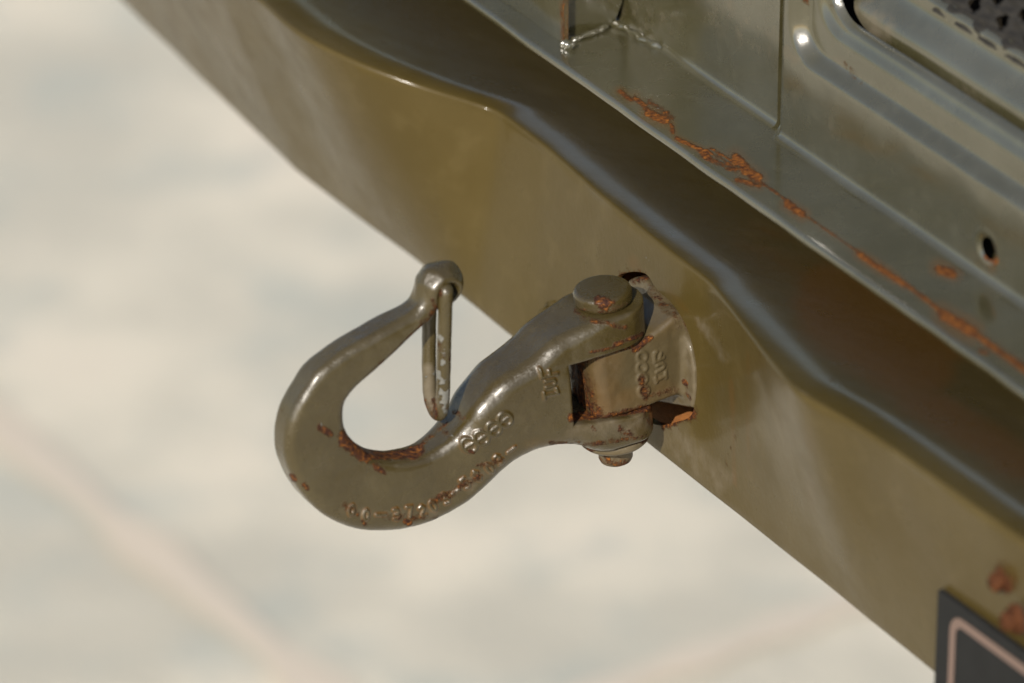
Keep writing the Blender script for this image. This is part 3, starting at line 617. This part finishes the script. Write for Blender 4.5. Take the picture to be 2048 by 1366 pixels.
poly = np.concatenate([tr, [(16, pb + .9), (11, pb), (-26, pb), (-26, pt), (13, pt), (20, pt - .9)]])
def d_hook(Q, Pp, E):
    w = poly_sdf(Q, Pp, poly); T, R = TT(Q, Pp), RR(Q, Pp); e3 = E[None, None, :]; ae = np.abs(e3)
    w3 = w[:, :, None] + 0 * e3; R3 = R[:, :, None]; T3 = T[:, :, None]
    # ears get tighter edges than the bowl
    R3 = np.where(Q[:, :, None] < 26, np.minimum(R3, np.interp(Q, [-5, 26], [2.6, 8.0])[:, :, None]), R3)
    d = rext(w3, ae - T3, R3)
    cyl = np.where(Q[:, :, None] < 0, np.hypot(Q[:, :, None], e3), ae) - RE
    d = smax(d, cyl, 1.2)
    slot = np.maximum(np.maximum(Pp - pl1, pl0 + .19 * np.maximum(Q, 0) - Pp)[:, :, None], Q[:, :, None] - 25 - 6 * np.clip(e3 / 19, -1, 1))
    d = smax(d, -slot, 1.6)
    eye = np.sqrt(((Q[:, :, None] - ey[0]) / 12.2)**2 + ((Pp[:, :, None] - ey[1]) / 12.0)**2 + (e3 / 11.2)**2); eye = (eye - 1) * 11.6
    eye = smax(eye, ae - 9.4, 1.6)
    for nx, ny, nz, dd in ((.50, .62, .60, 10.3), (-.55, .60, .58, 10.2), (.86, .05, .5, 11.0), (.80, .6, 0, 11.2), (-.1, .85, .52, 10.1)):
        eye = smax(eye, (nx * (Q - ey[0]) + ny * (Pp - ey[1]))[:, :, None] + nz * ae - dd, .9)
    eye = smax(eye, ae - 9.6, 1.); eye = smax(eye, (Pp - ey[1] - 10.3)[:, :, None] + 0 * e3, 2.5)
    d = smin(d, eye, 5.)
    hq = ey + (-1.2, -3.5); hole = np.hypot(Q - hq[0], Pp - hq[1])[:, :, None] - 4.9 - .7 * np.maximum(ae - 6.5, 0)
    d = smax(d, -hole, 1.5)
    d = d + .30 * vnoise(Q[:, :, None], Pp[:, :, None], e3, 13) + .12 * vnoise(Q[:, :, None], Pp[:, :, None], e3, 4.3)
    return d
e_s = 16.5
luf = [[(1083, 755), (1114, 747)], [(1083, 755), (1081, 739)], [(1099, 750), (1097, 741)], [(1090, 762), (1106, 758), (1110, 763), (1108, 769), (1091, 774)], [(1088, 791), (1115, 785), (1112, 776)], [(1087, 785), (1089, 797)]]
luf_old = [[(1082, 753), (1113, 746)], [(1084, 752), (1081, 739), (1090, 736)], [(1097, 749), (1096, 740)], [(1113, 748), (1105, 738)], [(1090, 760), (1107, 757), (1110, 763), (1108, 769), (1092, 774)], [(1089, 761), (1089, 774)], [(1089, 791), (1114, 785)], [(1087, 785), (1089, 797)], [(1114, 790), (1112, 778), (1106, 776)]]
cen = [(946, 897), (968, 880), (991, 860), (1012, 841)]
rings = [ring(cx, cy, 13.5, 13.5) for cx, cy in cen] + [[(cx - 7, cy + 5.5), (cx + 7, cy - 5.5)] for cx, cy in cen]
G = {'0': [[(.5, 0), (.15, .2), (.05, .5), (.15, .8), (.5, 1), (.85, .8), (.95, .5), (.85, .2), (.5, 0)]], '-': [[(.0, .5), (1, .5)]], '3': [[(.1, .95), (.6, 1), (.9, .75), (.6, .53), (.35, .52)], [(.6, .53), (.95, .3), (.6, 0), (.05, .08)]], '7': [[(.05, 1), (.95, 1), (.35, 0)]], '2': [[(.05, .8), (.5, 1), (.9, .75), (.05, 0), (.95, 0)]],
     '5': [[(.9, 1), (.15, 1), (.1, .55), (.6, .6), (.95, .3), (.6, 0), (.05, .08)]], '8': [[(.5, .53), (.1, .75), (.5, 1), (.9, .75), (.5, .53), (.05, .25), (.5, 0), (.95, .25), (.5, .53)]], '1': [[(.5, 0), (.5, 1)]]}
pathpx = [('0', 702, 1019), ('0', 730, 1028), ('-', 759, 1027), ('3', 790, 1026), ('7', 817, 1021), ('2', 842, 1019), ('0', 863, 1009), ('3', 888, 994), ('-', 906, 980), ('5', 925, 962), ('8', 946, 945), ('0', 969, 928), ('3', 987, 910), ('-', 1011, 890)]
num = []
pc = np.array([[b, c_] for _, b, c_ in pathpx], float); pT = np.gradient(pc, axis=0); pT /= np.linalg.norm(pT, axis=1)[:, None]
for (ch_, cx, cy), t in zip(pathpx, pT):
    nrm = np.array([t[1], -t[0]]); w_, h_ = (18, 20) if ch_ == '-' else (11.5, 20)
    for s_ in G[ch_]:
        num.append([(cx + t[0] * (a - .5) * w_ + nrm[0] * (b - .5) * h_, cy + t[1] * (a - .5) * w_ + nrm[1] * (b - .5) * h_) for a, b in s_])
hb, V, F, nor, fl = forge('hook_body', d_hook, (-22, pb - 45, -22), (190, max(pt, ey[1]) + 18, 22), .5, M_hook, hook,
    [('ring_emblem', strokes_px(rings, 17.), .55, .95), ('part_number', strokes_px(num, 10.), .52, .95), ('lettering', strokes_px(luf, 17.), .55, 1.0)])
print('hook verts', len(V))
p2 = proj(wverts(hb)); front = sstep(-8, 0, V[:, 2])
rust = front * spots(p2, [(698, 878, 730, 903, 20, 1.25), (730, 902, 830, 900, 17, 1.15), (830, 892, 885, 845, 11, .75), (750, 930, 765, 945, 9, .6), (640, 855, 658, 868, 8, .75), (585, 952, 588, 958, 7, .8), (608, 970, 614, 976, 6, .7), (552, 812, 560, 820, 5, .5), (770, 720, 700, 790, 6, .52), (845, 650, 780, 715, 6, .62), (866, 600, 872, 622, 6, .7), (872, 618, 835, 660, 8, .5), (812, 1042, 818, 1046, 6, .95), (690, 1010, 712, 1026, 9, .5), (770, 1036, 870, 1035, 9, .42), (862, 1005, 905, 985, 9, .56), (920, 975, 960, 950, 9, .52), (960, 930, 1000, 920, 9, .5), (940, 902, 946, 905, 4, .9), (905, 820, 925, 838, 8, .5), (878, 850, 895, 870, 7, .5), (1100, 885, 1150, 890, 5, .6), (1150, 878, 1160, 888, 5, .45), (725, 1042, 730, 1048, 5, .6), (1143, 835, 1300, 815, 9, 1.0), (1180, 640, 1250, 655, 6, .6), (1150, 620, 1170, 640, 7, .5), (1230, 690, 1285, 668, 5, .75), (1180, 705, 1230, 694, 4, .6), (1240, 858, 1260, 870, 9, .5), (1185, 855, 1188, 862, 6, .45), (1290, 830, 1302, 850, 7, .5), (1170, 890, 1290, 872, 6, .55), (880, 860, 900, 880, 5, .3), (887, 570, 895, 575, 9, .0)])
dirt = front * spots(p2, [(900, 990, 1010, 930, 22, .42), (690, 1020, 880, 1030, 18, .4), (570, 830, 640, 1000, 30, .2), (1160, 860, 1300, 850, 40, .5), (1050, 860, 1150, 860, 26, .3), (650, 800, 690, 730, 40, .3)])
chip = front * spots(p2, [(903, 874, 908, 878, 7, .6), (725, 652, 738, 656, 4, .5), (668, 678, 674, 680, 4, .5), (642, 842, 646, 862, 3, .55), (1135, 778, 1139, 781, 4, .4)])
grime = np.zeros(len(V))
for nm_, L_, hw_ in fl:
    sd = strokes_sdf(V[:, 0], V[:, 1], L_); grime = np.maximum(grime, np.where((sd > hw_) & (V[:, 2] > 3), np.exp(-((sd - hw_ - .5) / .9)**2) * (.75 if nm_ == 'part_number' else .45), 0))
split_letters(hb, V, F, nor, fl, {'rust': rust, 'stain': np.maximum(grime, front * spots(p2, [(1160, 870, 1300, 850, 40, .42), (1060, 890, 1150, 888, 22, .4), (700, 930, 860, 920, 45, .28), (600, 960, 700, 1040, 26, .3), (1240, 640, 1280, 660, 25, .35)])), 'dirt': dirt, 'chip': chip})
# wire latch through the eye of the tip
lp = [(874, 562, -5), (882, 568, 0), (889, 575, 6), (892, 583, 9.4), (891, 600, 9.8), (889.5, 640, 9), (888, 700, 8), (886.5, 760, 6.5), (885, 800, 5.2), (883, 818, 4), (878, 828, 1.5), (871, 822, -1.5), (865, 808, -3.5), (860, 785, -5), (858, 740, -6.5), (858, 680, -8), (859, 610, -9.5), (862, 570, -9.6), (867, 558, -8)]
LP = smooth_path([hit(x, y, -U, e * .001) for x, y, e in lp], 260, True)
V_, F_ = tube(LP, .00345, 24, True)
V_ = V_ + 0.00012 * np.stack([vnoise(V_[:, 0] * 1000, V_[:, 1] * 1000, V_[:, 2] * 1000 + 40 * i, 3.) for i in range(3)], 1)
la = mesh_obj('latch', V_, F_, M_hook, hook); bm = bmesh.new(); bm.from_mesh(la.data); bmesh.ops.recalc_face_normals(bm, faces=bm.faces); bm.to_mesh(la.data); bm.free(); p2 = proj(V_)
fattr(la, 'rust', spots(p2, [(878, 690, 888, 712, 8, .5), (846, 800, 865, 835, 10, .62), (868, 800, 872, 830, 6, .7), (885, 810, 892, 822, 6, .5), (902, 700, 900, 720, 4, .6), (876, 575, 880, 590, 6, .7)]))
fattr(la, 'chip', spots(p2, [(878, 668, 882, 678, 7, .62), (882, 690, 886, 730, 9, .58), (878, 745, 890, 800, 13, .6), (852, 760, 858, 800, 11, .45), (880, 800, 890, 820, 10, .55)]))
fattr(la, 'stain', np.zeros(len(V_))); fattr(la, 'dirt', spots(p2, [(856, 740, 862, 810, 18, .7)]))

# ------------------------------------------------------------------ hinge pin
pin = empty('hinge_pin', Wq(0, pb - 10, 0), 'round headed hinge pin through the hook fork, rust chip on its rim', 'pin')
ph = axis_p(575); RH = 14.3
def full(o, rust=(), dirt=()):
    p2 = proj(wverts(o)); fattr(o, 'rust', spots(p2, rust) if rust else np.zeros(len(p2))); fattr(o, 'dirt', spots(p2, dirt) if dirt else np.zeros(len(p2)))
    for a in ('stain', 'chip'): fattr(o, a, np.zeros(len(p2)))
def fixn(o):
    bm = bmesh.new(); bm.from_mesh(o.data); bmesh.ops.recalc_face_normals(bm, faces=bm.faces); bm.to_mesh(o.data); bm.free(); return o
def dense(prof, st=.7):
    out = []
    for (r0, p0), (r1, p1) in zip(prof[:-1], prof[1:]):
        k_ = max(1, int(math.hypot(r1 - r0, p1 - p0) / st)); out += [(r0 + (r1 - r0) * i / k_, p0 + (p1 - p0) * i / k_) for i in range(k_)]
    return out + [prof[-1]]
hd = [(.05, ph + .15), (6, ph + .15), (RH - 2.2, ph)] + [(RH - 2.2 + 2.2 * math.sin(R_(t)), ph - 2.2 + 2.2 * math.cos(R_(t))) for t in (20, 40, 60, 80, 90)] + [(RH, pt + 1.5), (RH - .8, pt + .2), (RH - 1.5, pt - .4)]
o_ = fixn(mesh_obj('pin_head', *lathe(dense(hd), 110), M_hook, pin)); full(o_, [(1198, 601, 1214, 606, 10, 1.0), (1200, 612, 1212, 618, 6, .85), (1214, 603, 1226, 605, 5, .7), (1150, 618, 1250, 628, 4, .5), (1225, 618, 1250, 608, 7, .45)])
o_ = fixn(mesh_obj('shaft', *lathe([(10, pt), (10, pb)], 40), M_brk, pin)); full(o_)
wp1, wp0 = axis_p(863), axis_p(879)
o_ = fixn(mesh_obj('washer', *lathe(dense([(9, wp1), (16.4, wp1), (17.2, wp1 - .8), (17.2, wp0 + 1.4), (15.8, wp0), (7, wp0)]), 80), M_brk, pin)); full(o_, [(1170, 900, 1290, 880, 7, .6)], [(1160, 890, 1290, 890, 30, .5)])
np0 = axis_p(922)
o_ = fixn(mesh_obj('pin_tail', *lathe(dense([(9.0, wp0 + .2), (9.0, wp0 - 1.5), (8.5, wp0 - 2), (8.5, np0 + 3), (7.8, np0 + 1.3), (6.2, np0 + .3), (.05, np0)]), 60), M_brk, pin)); full(o_, [(1205, 920, 1255, 928, 12, .6)], [(1200, 920, 1260, 920, 30, .5)])
